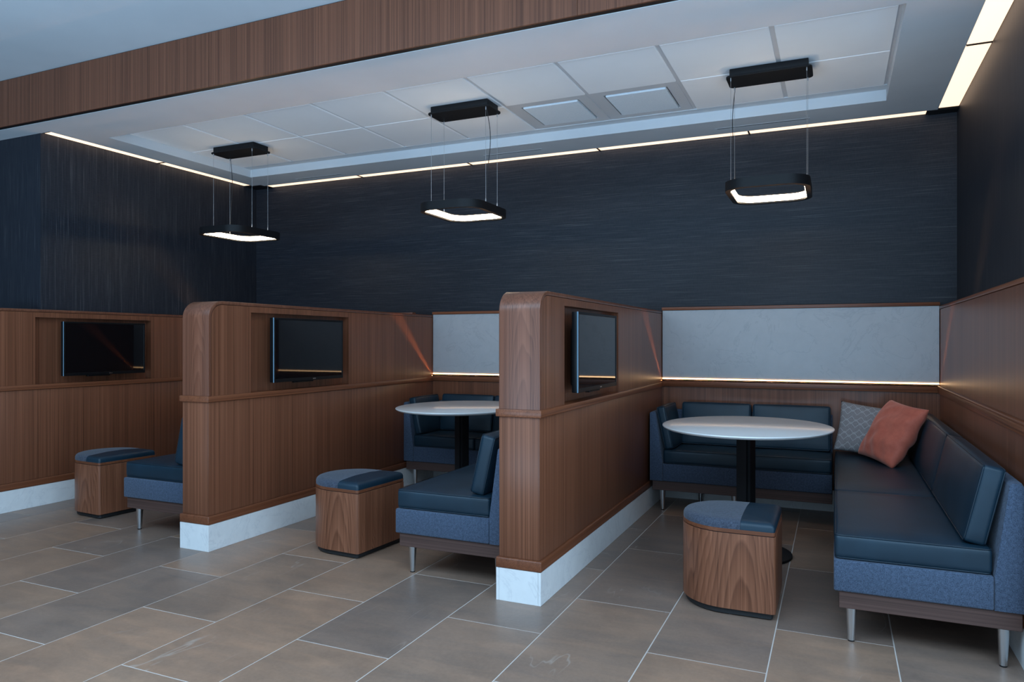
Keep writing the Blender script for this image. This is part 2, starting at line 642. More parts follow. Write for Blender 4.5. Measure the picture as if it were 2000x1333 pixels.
# linear slots in the soffit along the back wall
for x0, x1, y, lab in ((-4.86, -4.31, 5.66, 'thin linear air slot in soffit behind the left pendant'), (-2.77, -2.23, 5.61, 'thin linear air slot in soffit behind the middle pendant'), (-0.83, -0.17, 5.62, 'thin linear air slot in soffit behind the right pendant')):
    t = thing('slot_vent', lab, 'air vent', ((x0 + x1) / 2, y, ZS), 'linear soffit slots')
    h = (x1 - x0) / 2
    g = G()
    g.box(-h, h, -0.022, -0.008, -0.0012, 0.0)
    g.box(-h, h, 0.008, 0.022, -0.0012, 0.0)
    g.box(-h, -h + 0.012, -0.008, 0.008, -0.0012, 0.0)
    g.box(h - 0.012, h, -0.008, 0.008, -0.0012, 0.0)
    part('frame', g, CEIL, t)
    part('blade', G().box(-h + 0.012, h - 0.012, -0.008, 0.008, -0.0006, 0.0), VENT, t)
# lobby ceiling and wooden fascia
g = G()
g.box(-11, 5.0, SKY[3], YF + 0.01, ZC, ZC + 0.14)
g.box(-11, 5.0, -1.7, SKY[2], ZC, ZC + 0.14)
g.box(-11, SKY[0], SKY[2], SKY[3], ZC, ZC + 0.14)
g.box(SKY[1], 5.0, SKY[2], SKY[3], ZC, ZC + 0.14)
struct('ceiling', g.mesh('lobby_ceiling', CEIL))
g = G()
for k in range(5):
    x = SKY[0] + (SKY[1] - SKY[0]) * k / 4
    g.box(x - 0.03, x + 0.03, SKY[2], SKY[3], ZC + 0.11, ZC + 0.17)
struct('window_4', g.mesh('skylight_frame', GRID))
tr = struct('trim_1', G().box(-11, 5.0, YF + 0.012, YF + 0.05, ZS + 0.002, ZC).mesh('trim_1', BLACK))
xs = -3.60
for k in range(-3, 4):
    a, b = xs + 2.44 * k, xs + 2.44 * (k + 1)
    a, b = max(a, -10.9), min(b, 4.9)
    if b > a:
        struct('fascia_panel', G().box(a + 0.001, b - 0.001, YF, YF + 0.012, ZS, ZC - 0.008, 0.0008, 1).mesh('fascia_panel', WOODFAS), tr)

# ------------------------------------------------------------------ walls
# back wall: covered upper wall, and below it panelling, ledge, quartz panel and cap per booth
wb = struct('wall_back', G().box(XL - 0.1, XR + 0.3, YW, YW + 0.15, 0.0, ZH).mesh('wall_back', CLOTHX))
bays = [(PX[2], XRF), (PX[1], PX[2] - PW), (PX[0], PX[1] - PW)]
for a, b in bays:
    struct('stone_panel', G().box(a + 0.004, b - 0.004, YB, YW - 0.001, 0.965, 1.501, 0.001, 1).mesh('stone_panel', STONEP), wb)
    struct('panel_cap', G().box(a, b, YB - 0.012, YW - 0.001, 1.502, 1.526, 0.003, 2).mesh('panel_cap', WOODX), wb)
    struct('wood_panel', G().box(a, b, YB + 0.004, YW - 0.001, 0.158, 0.892).mesh('wood_panel', WOODV), wb)
    struct('ledge_rail', G().box(a, b, YB - 0.016, YW - 0.001, 0.893, 0.936, 0.003, 2).mesh('ledge_rail', WOODX), wb)
    struct('base_molding', G().box(a, b, YB - 0.008, YW - 0.001, 0.158, 0.21, 0.004, 2).mesh('base_molding', WOODX), wb)
    struct('stone_base', G().box(a, b, YB, YW - 0.001, 0.0, 0.157).mesh('stone_base', STONE), wb)

# left upper wall stands on the left partition
struct('wall_left', G().box(XL - 0.173, XL, 3.60, YW + 0.15, 1.498, ZH).mesh('wall_left', CLOTHZ))
# right wall with panelling
wr = struct('wall_right', G().box(XR, XR + 0.15, YF + 0.052, YW + 0.15, 0.0, ZH).mesh('wall_right', CLOTHZ))
YE = 3.19
struct('wood_panel', G().box(XRF, XR - 0.001, YE, YB + 0.04, 0.945, 1.476).mesh('wood_panel', WOODV), wr)
struct('wood_panel', G().box(XRF, XR - 0.001, YE, YB + 0.04, 0.158, 0.888).mesh('wood_panel', WOODV), wr)
struct('panel_cap', G().box(XRF - 0.004, XR - 0.001, YE - 0.004, YB + 0.04, 1.479, 1.50, 0.003, 2).mesh('panel_cap', WOODY), wr)
struct('chair_rail', G().box(XRF - 0.013, XR - 0.001, YE - 0.012, YB - 0.02, 0.889, 0.936, 0.004, 2).mesh('chair_rail', WOODY), wr)
struct('chair_rail', G().box(XRF - 0.018, XR - 0.001, YE - 0.014, YB - 0.02, 0.930, 0.944, 0.004, 2).mesh('chair_rail', WOODY), wr)
struct('base_molding', G().box(XRF - 0.013, XR - 0.001, YE - 0.012, YB - 0.02, 0.158, 0.21, 0.006, 2).mesh('base_molding', WOODY), wr)
struct('stone_base', G().box(XRF - 0.010, XR - 0.001, YE - 0.010, YB, 0.0, 0.157, 0.001, 1).mesh('stone_base', STONE), wr)

# lobby shell behind the camera, with windows
struct('wall_far_left', G().box(-11.1, -11.0, -1.7, YF + 0.05, 0, ZC).mesh('wall_far_left', WALLP))
g = G()
g.box(5.0, 5.1, -1.7, SIDEW[0], 0, ZC)
g.box(5.0, 5.1, SIDEW[1], YF + 0.05, 0, ZC)
g.box(5.0, 5.1, SIDEW[0], SIDEW[1], 0, SIDEW[2])
g.box(5.0, 5.1, SIDEW[0], SIDEW[1], SIDEW[3], ZC)
struct('wall_far_right', g.mesh('wall_far_right', WALLP))
g = G()
for y in (SIDEW[0], (SIDEW[0] + SIDEW[1]) / 2, SIDEW[1]):
    g.box(5.02, 5.08, y - 0.03, y + 0.03, SIDEW[2], SIDEW[3])
struct('window_5', g.mesh('window_frame', BLACK))
struct('wall_return', G().box(-11.0, XL - 0.1735, 3.60, 3.75, 0, ZH).mesh('wall_return', CLOTHZ))
struct('wall_return', G().box(XR + 0.16, 5.0, YF + 0.05, YF + 0.15, 0, ZC).mesh('wall_return_right', WALLP))
g = G()
edges = [-11.0] + [e for ab in WIN for e in ab] + [5.0]
for a, b in zip(edges[0::2], edges[1::2]):
    g.box(a, b, WINY - 0.15, WINY, 0, ZC)
for a, b in WIN:
    g.box(a, b, WINY - 0.15, WINY, 0, WINZ0)
    g.box(a, b, WINY - 0.15, WINY, WINZ1, ZC)
struct('wall_front', g.mesh('wall_front', WALLP))
for i, (a, b) in enumerate(WIN):
    g = G()
    for x in (a, (a + b) / 2, b):
        g.box(x - 0.03, x + 0.03, WINY - 0.12, WINY - 0.04, WINZ0, WINZ1)
    for z in (WINZ0, WINZ1):
        g.box(a, b, WINY - 0.115, WINY - 0.045, z - 0.03, z + 0.03)
    struct('window_%d' % (i + 1), g.mesh('window_frame', BLACK))

# ------------------------------------------------------------------ partitions
RC, TC, RAILT, CAPZ = 0.105, 0.020, 0.925, 1.497


def arc(cy, cz, r, a0, a1, n):
    return [(cy + r * math.cos(a0 + (a1 - a0) * k / n), cz + r * math.sin(a0 + (a1 - a0) * k / n)) for k in range(n + 1)]


def partition(ix, label):
    """Local frame: x = 0 on the right face, y = 0 on the front face."""
    L = YB - PY[ix] - 0.002
    t = thing('booth_partition', label, 'partition', (PX[ix], PY[ix], 0), 'wooden booth partitions')
    # waterfall band over front and top
    outer = [(0, RAILT)] + arc(RC, CAPZ - RC, RC, PI, PI / 2, 10) + [(L + 0.04, CAPZ)]
    inner = [(L + 0.04, CAPZ - TC)] + arc(RC, CAPZ - RC, RC - TC, PI / 2, PI, 10) + [(TC, RAILT)]
    part('cap_band', G().prism(outer + inner, 'X', -PW - 0.001, 0.001, 0.002, 2), WOODCAP, t, 25)
    # upper body with the television niche
    gp = TC + 0.0025
    z1 = CAPZ - gp
    n0, n1 = 0.345, 1.36
    nt_, nb = 1.437, RAILT + 0.004
    d = 0.065
    r2 = RC - gp
    g = G()
    g.prism([(gp, RAILT)] + arc(gp + r2, z1 - r2, r2, PI, PI / 2, 8) + [(n0, z1), (n0, RAILT)], 'X', -d, -0.001)
    g.prism([(n0, nt_), (n0, z1), (n1, z1), (n1, nt_)], 'X', -d, -0.001)
    g.prism([(n1, RAILT), (n1, z1), (L + 0.04, z1), (L + 0.04, RAILT)], 'X', -d, -0.001)
    part('upper_panel', g, WOODV, t)
    part('niche_back', G().box(-d - 0.012, -d + 0.0, n0 - 0.01, n1 + 0.01, RAILT, nt_ + 0.01), WOODV, t)
    part('upper_panel', G().prism([(gp, RAILT)] + arc(gp + r2, z1 - r2, r2, PI, PI / 2, 8) + [(L + 0.04, z1), (L + 0.04, RAILT)], 'X', -PW + 0.001, -d - 0.012), WOODV, t)
    # rail, lower body, molding and quartz base
    part('chair_rail', G().box(-PW - 0.014, 0.012, -0.012, L - 0.014, 0.889, RAILT, 0.003, 2), WOODY, t)
    part('lower_panel', G().box(-PW, 0.0, 0.0, L + 0.04, 0.21, 0.8885, 0.003, 2), WOODV, t)
    part('base_molding', G().box(-PW - 0.014, 0.012, -0.012, L - 0.014, 0.158, 0.2095, 0.007, 3), WOODY, t)
    b0, b1, bf = -PW - 0.012, 0.009, -0.009
    part('core', G().box(b0 + 0.014, b1 - 0.014, bf + 0.014, L - 0.002, 0.0, 0.156), STONE, t)
    for nm in ('stone_slab',):
        part(nm, G().box(b1 - 0.0135, b1, bf, L - 0.002, 0.0, 0.1575, 0.0012, 1), STONE, t)
        part(nm, G().box(b0, b0 + 0.0135, bf, L - 0.002, 0.0, 0.1575, 0.0012, 1), STONE, t)
        part(nm, G().box(b0 + 0.0145, b1 - 0.0145, bf + 0.001, bf + 0.0135, 0.0, 0.1575, 0.0008, 1), STONE, t)
    return t


partition(0, 'wooden booth partition along the left wall, its television flat on')
partition(1, 'wooden booth partition with rounded cap between left and middle booths')
partition(2, 'wooden booth partition with rounded cap nearest the right-hand booth')

# ------------------------------------------------------------------ televisions
def television(ix, y0, label):
    """Screen faces +x; local y runs along the partition."""
    W, H, T = 0.728, 0.428, 0.032
    t = thing('television', label, 'television', (PX[ix] + 0.010, y0, 0.981), 'wall televisions')
    part('casing', G().box(0.0, T, 0, W, 0, H, 0.004, 2), TVB, t)
    part('casing_bulge', G().box(-0.045, 0.0, 0.10, W - 0.10, 0.03, H - 0.09, 0.012, 2), TVB, t)
    g = G()
    b = 0.014
    g.box(T, T + 0.005, 0, W, 0, b + 0.008, 0.0015, 1)
    g.box(T, T + 0.005, 0, W, H - b, H, 0.0015, 1)
    g.box(T, T + 0.005, 0, b, b + 0.008, H - b, 0.0015, 1)
    g.box(T, T + 0.005, W - b, W, b + 0.008, H - b, 0.0015, 1)
    bz = part('bezel', g, TVB, t)
    part('edge_highlight', G().box(T - 0.002, T + 0.0055, -0.0025, 0.0, 0, H, 0.0008, 1), TVE, t)  # thin strip standing in for the highlight along the near edge
    part('logo', G().box(T + 0.005, T + 0.0058, W * 0.53, W * 0.53 + 0.03, 0.008, 0.014), SILVER, bz)
    part('screen', G().box(T, T + 0.002, b, W - b, b + 0.008, H - b), SCREEN, t)
    part('sensor_strip', G().box(0.004, T, W * 0.28, W * 0.55, -0.010, 0.0, 0.003, 1), TVB, t)
    mt = part('wall_mount', G().box(-0.0745, -0.062, 0.20, 0.53, 0.10, 0.34, 0.002, 1).box(-0.064, -0.043, 0.30, 0.34, 0.16, 0.28).box(-0.064, -0.043, 0.40, 0.44, 0.16, 0.28), BLACK, t)
    return t


television(0, 3.725, 'black wall television on the left partition with orange light reflected at its corner')
television(1, 3.695, 'black wall television in the niche of the middle partition')
television(2, 3.605, 'black wall television in the niche of the right partition, seen edge on')

# ------------------------------------------------------------------ benches
def cush(sx, sy, sz, c, r=0.018, puff=(0.004, 0.004, 0.010), rot=None):
    M = Matrix.Translation(Vector(c))
    if rot:
        M = M @ Euler(rot).to_matrix().to_4x4()
    return G().cushion(sx, sy, sz, r, puff, M), M


def piping(M, sx, sy, sz, r=0.0032, ins=0.004, axis=2, sides=(1, -1)):
    """Seam cord along the two big faces of a boxed cushion."""
    g = G()
    h = [sx / 2 - ins, sy / 2 - ins, sz / 2 - ins]
    a, b = [(1, 2), (0, 2), (0, 1)][axis]
    for s in sides:
        pts = []
        rc = 0.016
        for (ca, cb, a0) in ((1, 1, 0), (-1, 1, PI / 2), (-1, -1, PI), (1, -1, 3 * PI / 2)):
            for k in range(5):
                an = a0 + k * PI / 8
                p = [0, 0, 0]
                p[axis] = s * h[axis]
                p[a] = ca * (h[a] - rc) + rc * math.cos(an)
                p[b] = cb * (h[b] - rc) + rc * math.sin(an)
                pts.append(M @ Vector(p))
        g.tube(pts, r, 6, True)
    return g


def soft(name, parent, sx, sy, sz, c, axis=2, puff=(0.004, 0.004, 0.010), rot=None):
    g, M = cush(sx, sy, sz, c, 0.018, puff, rot)
    o = part(name, g, LEATHER, parent, 80)
    part('piping', piping(M, sx, sy, sz, axis=axis), LEATHERP, o, 80)
    return o


def leg(parent, x, y):
    o = part('leg', G().lathe([(0.0135, 0.006), (0.022, 0.152)], 20, (x, y)), STEEL, parent)
    part('foot_glide', G().lathe([(0.012, 0.0), (0.0130, 0.0015), (0.0130, 0.006)], 16, (x, y)), BLACKR, o)


def bench_side(label, loc, L=2.53):
    """Long bench along a partition; local x=0 at the seat front, y=0 at the near end."""
    t = thing('booth_bench', label, 'bench', loc, 'side benches')
    part('plinth', G().box(0.012, 0.645, 0.012, L, 0.152, 0.2215, 0.002, 1), WOODPL, t)
    part('upholstered_base', G().box(-0.008, 0.552, 0.0, L, 0.222, 0.352, 0.008, 3), FABRIC, t, 50)
    part('back_frame', G().prism([(0.553, 0.222), (0.648, 0.222), (0.648, 0.70), (0.64, 0.715), (0.612, 0.715), (0.600, 0.705), (0.553, 0.36)], 'Y', 0.0, L, 0.005, 2), FABRIC, t)
    soft('seat_cushion', t, 0.555, 0.985, 0.100, (0.272, 0.012 + 0.4925, 0.404))
    soft('seat_cushion', t, 0.555, L - 1.02, 0.100, (0.272, 1.002 + (L - 1.02) / 2, 0.404))
    lean = math.radians(13)
    for y0, y1 in ((0.045, 1.065), (1.072, L - 0.10)):
        soft('back_cushion', t, 0.080, y1 - y0, 0.315, (0.527, (y0 + y1) / 2, 0.612), axis=0, puff=(0.010, 0.003, 0.004), rot=(0, lean, 0))
    for x, y in ((0.058, 0.070), (0.588, 0.045), (0.058, L - 0.35), (0.588, L - 0.12)):
        leg(t, x, y)
    return t


def bench_back(label, loc):
    """Short bench along the back wall; local x=0 at its left end, y=0 at the seat front."""
    Wd = 1.240
    t = thing('booth_bench', label, 'bench', loc, 'back benches')
    part('plinth', G().box(0.018, Wd, 0.014, 0.478, 0.152, 0.2215, 0.002, 1), WOODPL, t)
    part('upholstered_base', G().box(0.096, Wd, 0.0, 0.40, 0.222, 0.352, 0.008, 3), FABRIC, t, 50)
    part('arm', G().prism([(0.0, 0.222), (0.095, 0.222), (0.095, 0.36), (0.044, 0.722), (0.034, 0.73), (0.010, 0.73), (0.0, 0.722)], 'Y', 0.0, 0.478, 0.005, 2), FABRIC, t)
    part('back_frame', G().prism([(0.401, 0.222), (0.478, 0.222), (0.478, 0.70), (0.47, 0.715), (0.455, 0.715), (0.447, 0.705), (0.401, 0.36)], 'X', 0.096, Wd, 0.004, 2), FABRIC, t)
    for x0, x1 in ((0.100, 0.682), (0.685, Wd - 0.002)):
        soft('seat_cushion', t, x1 - x0, 0.405, 0.100, ((x0 + x1) / 2, 0.200, 0.404))
    for x0, x1 in ((0.165, 0.678), (0.690, Wd - 0.012)):
        soft('back_cushion', t, x1 - x0, 0.075, 0.325, ((x0 + x1) / 2, 0.392, 0.617), axis=1, puff=(0.003, 0.010, 0.004), rot=(math.radians(-10), 0, 0))
    soft('arm_cushion', t, 0.066, 0.40, 0.32, (0.112, 0.205, 0.614), axis=0, puff=(0.008, 0.003, 0.004), rot=(0, math.radians(-12), 0))
    for x, y in ((0.085, 0.055), (0.60, 0.055), (0.30, 0.42), (0.60, 0.42)):
        leg(t, x, y)
    return t


b3 = bench_side('long navy leather bench on the right, with throw pillows at its far end', (0.0, 3.27, 0))
for px, py, fwd, lab in ((-2.157, 3.30, 0.034, 'navy leather bench of the middle booth, its end beside the right partition'),
                         (-4.298, 3.325, 0.050, 'navy leather bench of the left booth, mostly hidden by the middle partition')):
    r = dup(b3, (px, py, 0), lab)
    for ch in r.children:
        if ch.name.startswith('back_cushion'):
            ch.location.x -= fwd
k3 = bench_back('short navy leather bench along the back wall behind the right-hand table', (-1.262, 5.325, 0))
dup(k3, (-3.4075, 5.325, 0), 'short navy leather bench along the back wall behind the middle booth table')

# ------------------------------------------------------------------ tables
def table(label, loc):
    t = thing('pedestal_table', label, 'table', loc, 'booth tables')
    part('tabletop', G().lathe([(0.0, 0.726), (0.80, 0.726), (0.965, 0.738), (0.993, 0.746), (1.0, 0.751), (0.997, 0.755), (0.985, 0.757), (0.0, 0.757)], 96, (0, 0), 0.480, 0.550), TABLEW, t, 40)
    h, n = 0.045, 0.016
    pts = [(h, -h + n), (h, h - n), (h - n, h - n), (h - n, h), (-h + n, h), (-h + n, h - n), (-h, h - n), (-h, -h + n), (-h + n, -h + n), (-h + n, -h), (h - n, -h), (h - n, -h + n)]
    a = math.radians(-25)
    pts = [(x * math.cos(a) - y * math.sin(a), x * math.sin(a) + y * math.cos(a)) for x, y in pts]
    part('column', G().prism(pts, 'Z', 0.02, 0.715, 0.0008, 1), BLACK, t)
    part('mounting_plate', G().lathe([(0.19, 0.714), (0.2, 0.718), (0.2, 0.7255)], 40), BLACK, t)
    part('base', G().lathe([(0.235, 0.0), (0.255, 0.001), (0.258, 0.004), (0.256, 0.014), (0.245, 0.019), (0.0, 0.022)], 64), BLACK, t)
    return t


t3 = table('white oval pedestal table in the right-hand booth', (-0.485, 4.47, 0))
dup(t3, (-2.61, 4.895, 0), 'white oval pedestal table in the middle booth, partly behind the right partition')

# ------------------------------------------------------------------ ottomans
def dshape(r, depth, ins=0.0, rc=0.016, n=28):
    """Flat side at x=0, round side towards -x."""
    R = r - ins
    c = -(depth - r)
    pts = []
    for cy, a0 in ((-(R - rc), -PI / 2), ((R - rc), 0)):
        for k in range(5):
            a = a0 + k * PI / 8
            pts.append((-ins - rc + rc * math.cos(a), cy + rc * math.sin(a)))
    for k in range(n + 1):
        a = PI / 2 + PI * k / n
        pts.append((c + R * math.cos(a), R * math.sin(a)))
    return pts


def padded(g, r, depth, z0, z1, x0, x1, crown):
    """Domed seat pad: rows of the D outline shrinking as it rises, cut between x0 and x1."""
    prof = [(0.0, 0.0), (0.0, 0.45), (0.004, 0.72), (0.012, 0.90), (0.024, 0.98), (0.045, 1.0), (0.10, 1.0), (0.16, 1.0)]
    rings = []
    for ins, f in prof:
        pts = dshape(r, depth, ins + 0.002, max(0.006, 0.016 - ins * 0.3) if ins < 0.05 else 0.004)
        z = z0 + (z1 - z0) * f + crown * min(1.0, ins / 0.16)
        rings.append([g.bm.verts.new((x, y, z)) for x, y in pts])
    fs = []
    for a, b in zip(rings, rings[1:]):
        n = len(a)
        for i in range(n):
            fs.append(g.bm.faces.new((a[i], a[(i + 1) % n], b[(i + 1) % n], b[i])))
    fs.append(g.bm.faces.new(rings[-1]))
    fs.append(g.bm.faces.new(rings[0][::-1]))
    bmesh.ops.recalc_face_normals(g.bm, faces=fs)
    for x, keep_low in ((x0, False), (x1, True)):
        if x is None:
            continue
        geom = g.bm.verts[:] + g.bm.edges[:] + g.bm.faces[:]
        res = bmesh.ops.bisect_plane(g.bm, geom=geom, plane_co=(x, 0, 0), plane_no=(1, 0, 0), clear_inner=not keep_low, clear_outer=keep_low)
        ed = [e for e in res['geom_cut'] if isinstance(e, bmesh.types.BMEdge)]
        bmesh.ops.contextual_create(g.bm, geom=ed)
    return g


def ottoman(label, loc, rz=0.0):
    r, dp = 0.223, 0.445
    t = thing('ottoman', label, 'ottoman', loc, 'ottomans', rz)
    part('plinth', G().prism(dshape(r, dp, 0.014), 'Z', 0.006, 0.032), BLACKR, t)
    part('body', G().prism(dshape(r, dp), 'Z', 0.032, 0.376, 0.001, 1), WOODOTT, t, 30)
    part('lid_rim', G().prism(dshape(r, dp, 0.001), 'Z', 0.379, 0.397, 0.002, 1), wood_rim, t, 30)
    part('shadow_gap', G().prism(dshape(r, dp, 0.006), 'Z', 0.3755, 0.3795), BLACKR, t)
    part('fabric_pad', padded(G(), r, dp, 0.397, 0.436, None, -0.1515, 0.012), FABRICO, t, 50, 'blue melange fabric part of the seat')
    part('leather_pad', padded(G(), r, dp, 0.397, 0.436, -0.1505, None, 0.012), LEATHER, t, 50, 'dark navy leather strip of the seat')
    for x, y in ((-0.06, 0.15), (-0.06, -0.15), (-0.33, 0.10), (-0.33, -0.10), (-0.20, -0.185)):
        part('glide', G().lathe([(0.009, 0.0), (0.010, 0.002), (0.010, 0.007)], 12, (x, y)), SILVER, t)
    return t


wood_rim = wood('walnut_rim', D2, M2, L2, 'X', 1.4)
o3 = ottoman('round-fronted walnut ottoman with two-tone seat in front of the right-hand table', (-0.245, 3.638, 0))
dup(o3, (-2.478, 3.638, 0), 'round-fronted walnut ottoman with two-tone seat in the middle booth', math.radians(-4))
dup(o3, (-4.700, 3.672, 0), 'round-fronted walnut ottoman with two-tone seat in the left booth', math.radians(-4))

# ------------------------------------------------------------------ throw pillows
def pillow_mesh(name, wd, ht, th, mat, wrinkle, seed, n=36):
    """Local x across, z up the pillow, y through it; origin in its middle."""
    rnd = random.Random(seed)
    ph = [rnd.uniform(0, 6.28) for _ in range(8)]
    g = G()
    grids = []
    for side in (-1, 1):
        rows = []
        for j in range(n + 1):
            row = []
            for i in range(n + 1):
                u = -1 + 2 * i / n
                v = -1 + 2 * j / n
                e = ((1 - u * u) * (1 - v * v))
                y = side * th / 2 * max(0.0, e) ** 0.42
                x = u * wd / 2 * (1 - 0.055 * (1 - v * v) * abs(u))
                z = v * ht / 2 * (1 - 0.055 * (1 - u * u) * abs(v))
                edge = 1 - min(1.0, 2.2 * (max(0, e)) ** 0.5)
                if side < 0 or True:
                    wr = wrinkle * (0.5 + 0.5 * u) ** 1.2 * math.sin(9 * v - 5 * u + ph[0] + 1.3 * math.sin(4 * u + ph[1])) * e ** 0.25
                    wr += wrinkle * 0.8 * (0.5 - 0.5 * v) ** 2 * math.sin(11 * u + 3 * v + ph[2]) * e ** 0.3
                    wr += wrinkle * 0.35 * math.sin(4 * u + 3 * v + ph[3])
                    y += wr * min(1, e * 4)
                row.append(g.bm.verts.new((x, y, z)))
            rows.append(row)
        grids.append(rows)
    fs = []
    for s, rows in enumerate(grids):
        for j in range(n):
            for i in range(n):
                f = (rows[j][i], rows[j][i + 1], rows[j + 1][i + 1], rows[j + 1][i])
                fs.append(g.bm.faces.new(f))
    bmesh.ops.remove_doubles(g.bm, verts=g.bm.verts[:], dist=0.0002)
    bmesh.ops.recalc_face_normals(g.bm, faces=g.bm.faces[:])
    return g.mesh(name, mat, 180)


m, nt, bs = newmat('coral_velvet')
mp = mapping(nt, (1, 1, 1))
n = noise(nt, mp.outputs[0], 18, 5, 0.65)
n2 = noise(nt, mp.outputs[0], 600, 2)
c = ramp(nt, n.outputs[0], [(0.3, (0.44, 0.090, 0.052)), (0.7, (0.58, 0.140, 0.085))])
nt.links.new(c.outputs[0], bs.inputs['Base Color'])
bs.inputs['Roughness'].default_value = 0.75
bs.inputs['Sheen Weight'].default_value = 0.4
bs.inputs['Sheen Tint'].default_value = (1.0, 0.6, 0.5, 1)
bump(nt, bs, n2.outputs[0], 0.2, 0.0006)
CORAL = m

m, nt, bs = newmat('grey_zigzag_weave')
tc = N(nt, 'ShaderNodeTexCoord')
sp = N(nt, 'ShaderNodeSeparateXYZ')
nt.links.new(tc.outputs['Object'], sp.inputs[0])


def mth(op, a, b=None):
    n = N(nt, 'ShaderNodeMath', operation=op)
    for i, v in enumerate((a, b)):
        if v is None:
            continue
        if hasattr(v, 'links'):
            nt.links.new(v, n.inputs[i])
        else:
            n.inputs[i].default_value = v
    return n.outputs[0]


zig = mth('PINGPONG', mth('MULTIPLY', sp.outputs[0], 1.0), 0.030)
saw = mth('ADD', sp.outputs[2], mth('MULTIPLY', zig, 1.15))
band = mth('ABSOLUTE', mth('SUBTRACT', mth('FRACT', mth('MULTIPLY', saw, 1 / 0.046)), 0.5))
line = mth('LESS_THAN', band, 0.06)
zig2 = mth('PINGPONG', mth('ADD', sp.outputs[0], 0.030), 0.030)
saw2 = mth('ADD', sp.outputs[2], mth('MULTIPLY', zig2, 1.15))
band2 = mth('ABSOLUTE', mth('SUBTRACT', mth('FRACT', mth('MULTIPLY', saw2, 1 / 0.092)), 0.5))
line2 = mth('LESS_THAN', band2, 0.035)
ln = mth('MAXIMUM', line, line2)
n = noise(nt, mapping(nt, (1, 1, 1)).outputs[0], 350, 3, 0.7)
base = ramp(nt, n.outputs[0], [(0.35, (0.16, 0.148, 0.150)), (0.65, (0.32, 0.295, 0.295))])
c = mixc(nt, mth('MULTIPLY', ln, 0.75), base.outputs[0], (0.42, 0.41, 0.41))
nt.links.new(c, bs.inputs['Base Color'])
bs.inputs['Roughness'].default_value = 0.9
bump(nt, bs, n.outputs[0], 0.3, 0.001)
GREYP = m


def pillow(name, label, mat, wd, ht, th, c0, e1, lean_dir, lean, roll, wrinkle, seed):
    """c0: bottom-left corner seen from the front, e1: along the bottom edge."""
    e1 = Vector((*e1, 0)).normalized()
    ld = Vector((*lean_dir, 0)).normalized()
    up = (ld * math.sin(lean) + Vector((0, 0, 1)) * math.cos(lean)).normalized()
    nrm = up.cross(e1).normalized()
    R = Matrix((e1, nrm, up)).transposed()
    R = R @ Matrix.Rotation(roll, 3, 'Y')
    c = Vector(c0) + e1 * wd / 2 + up * ht / 2
    o = obj(name, pillow_mesh(name, wd, ht, th, mat, wrinkle, seed), loc=c, rot=R.to_euler())
    tag(o, label, 'pillow', 'throw pillows')
    return o


pillow('throw_pillow', 'grey zigzag throw pillow in the bench corner behind the coral one', GREYP, 0.41, 0.36, 0.13,
       (0.006, 5.555, 0.464), (1, -0.02), (0.02, 1), math.radians(20), math.radians(8), 0.002, 3)
pillow('throw_pillow', 'coral velvet throw pillow leaning on the right-hand bench back', CORAL, 0.458, 0.43, 0.17,
       (0.136, 5.475, 0.470), (0.2, -0.42), (0.9, 0.43), math.radians(30), math.radians(4), 0.013, 5)

# ------------------------------------------------------------------ pendants
def rrect(hx, hy, r, n=10):
    pts = []
    for cx, cy, a0 in ((hx - r, hy - r, 0), (-(hx - r), hy - r, PI / 2), (-(hx - r), -(hy - r), PI), (hx - r, -(hy - r), 3 * PI / 2)):
        for k in range(n + 1):
            a = a0 + PI / 2 * k / n
            pts.append((cx + r * math.cos(a), cy + r * math.sin(a)))
    return pts


def band(g, out, inn, z0, z1):
    n = len(out)
    V = [[g.bm.verts.new((x, y, z)) for x, y in P] for P, z in ((out, z0), (out, z1), (inn, z1), (inn, z0))]
    fs = []
    for a in range(4):
        A, B = V[a], V[(a + 1) % 4]
        for i in range(n):
            fs.append(g.bm.faces.new((A[i], A[(i + 1) % n], B[(i + 1) % n], B[i])))
    bmesh.ops.recalc_face_normals(g.bm, faces=fs)
    return g


ZRB, ZRT = 2.150, 2.206


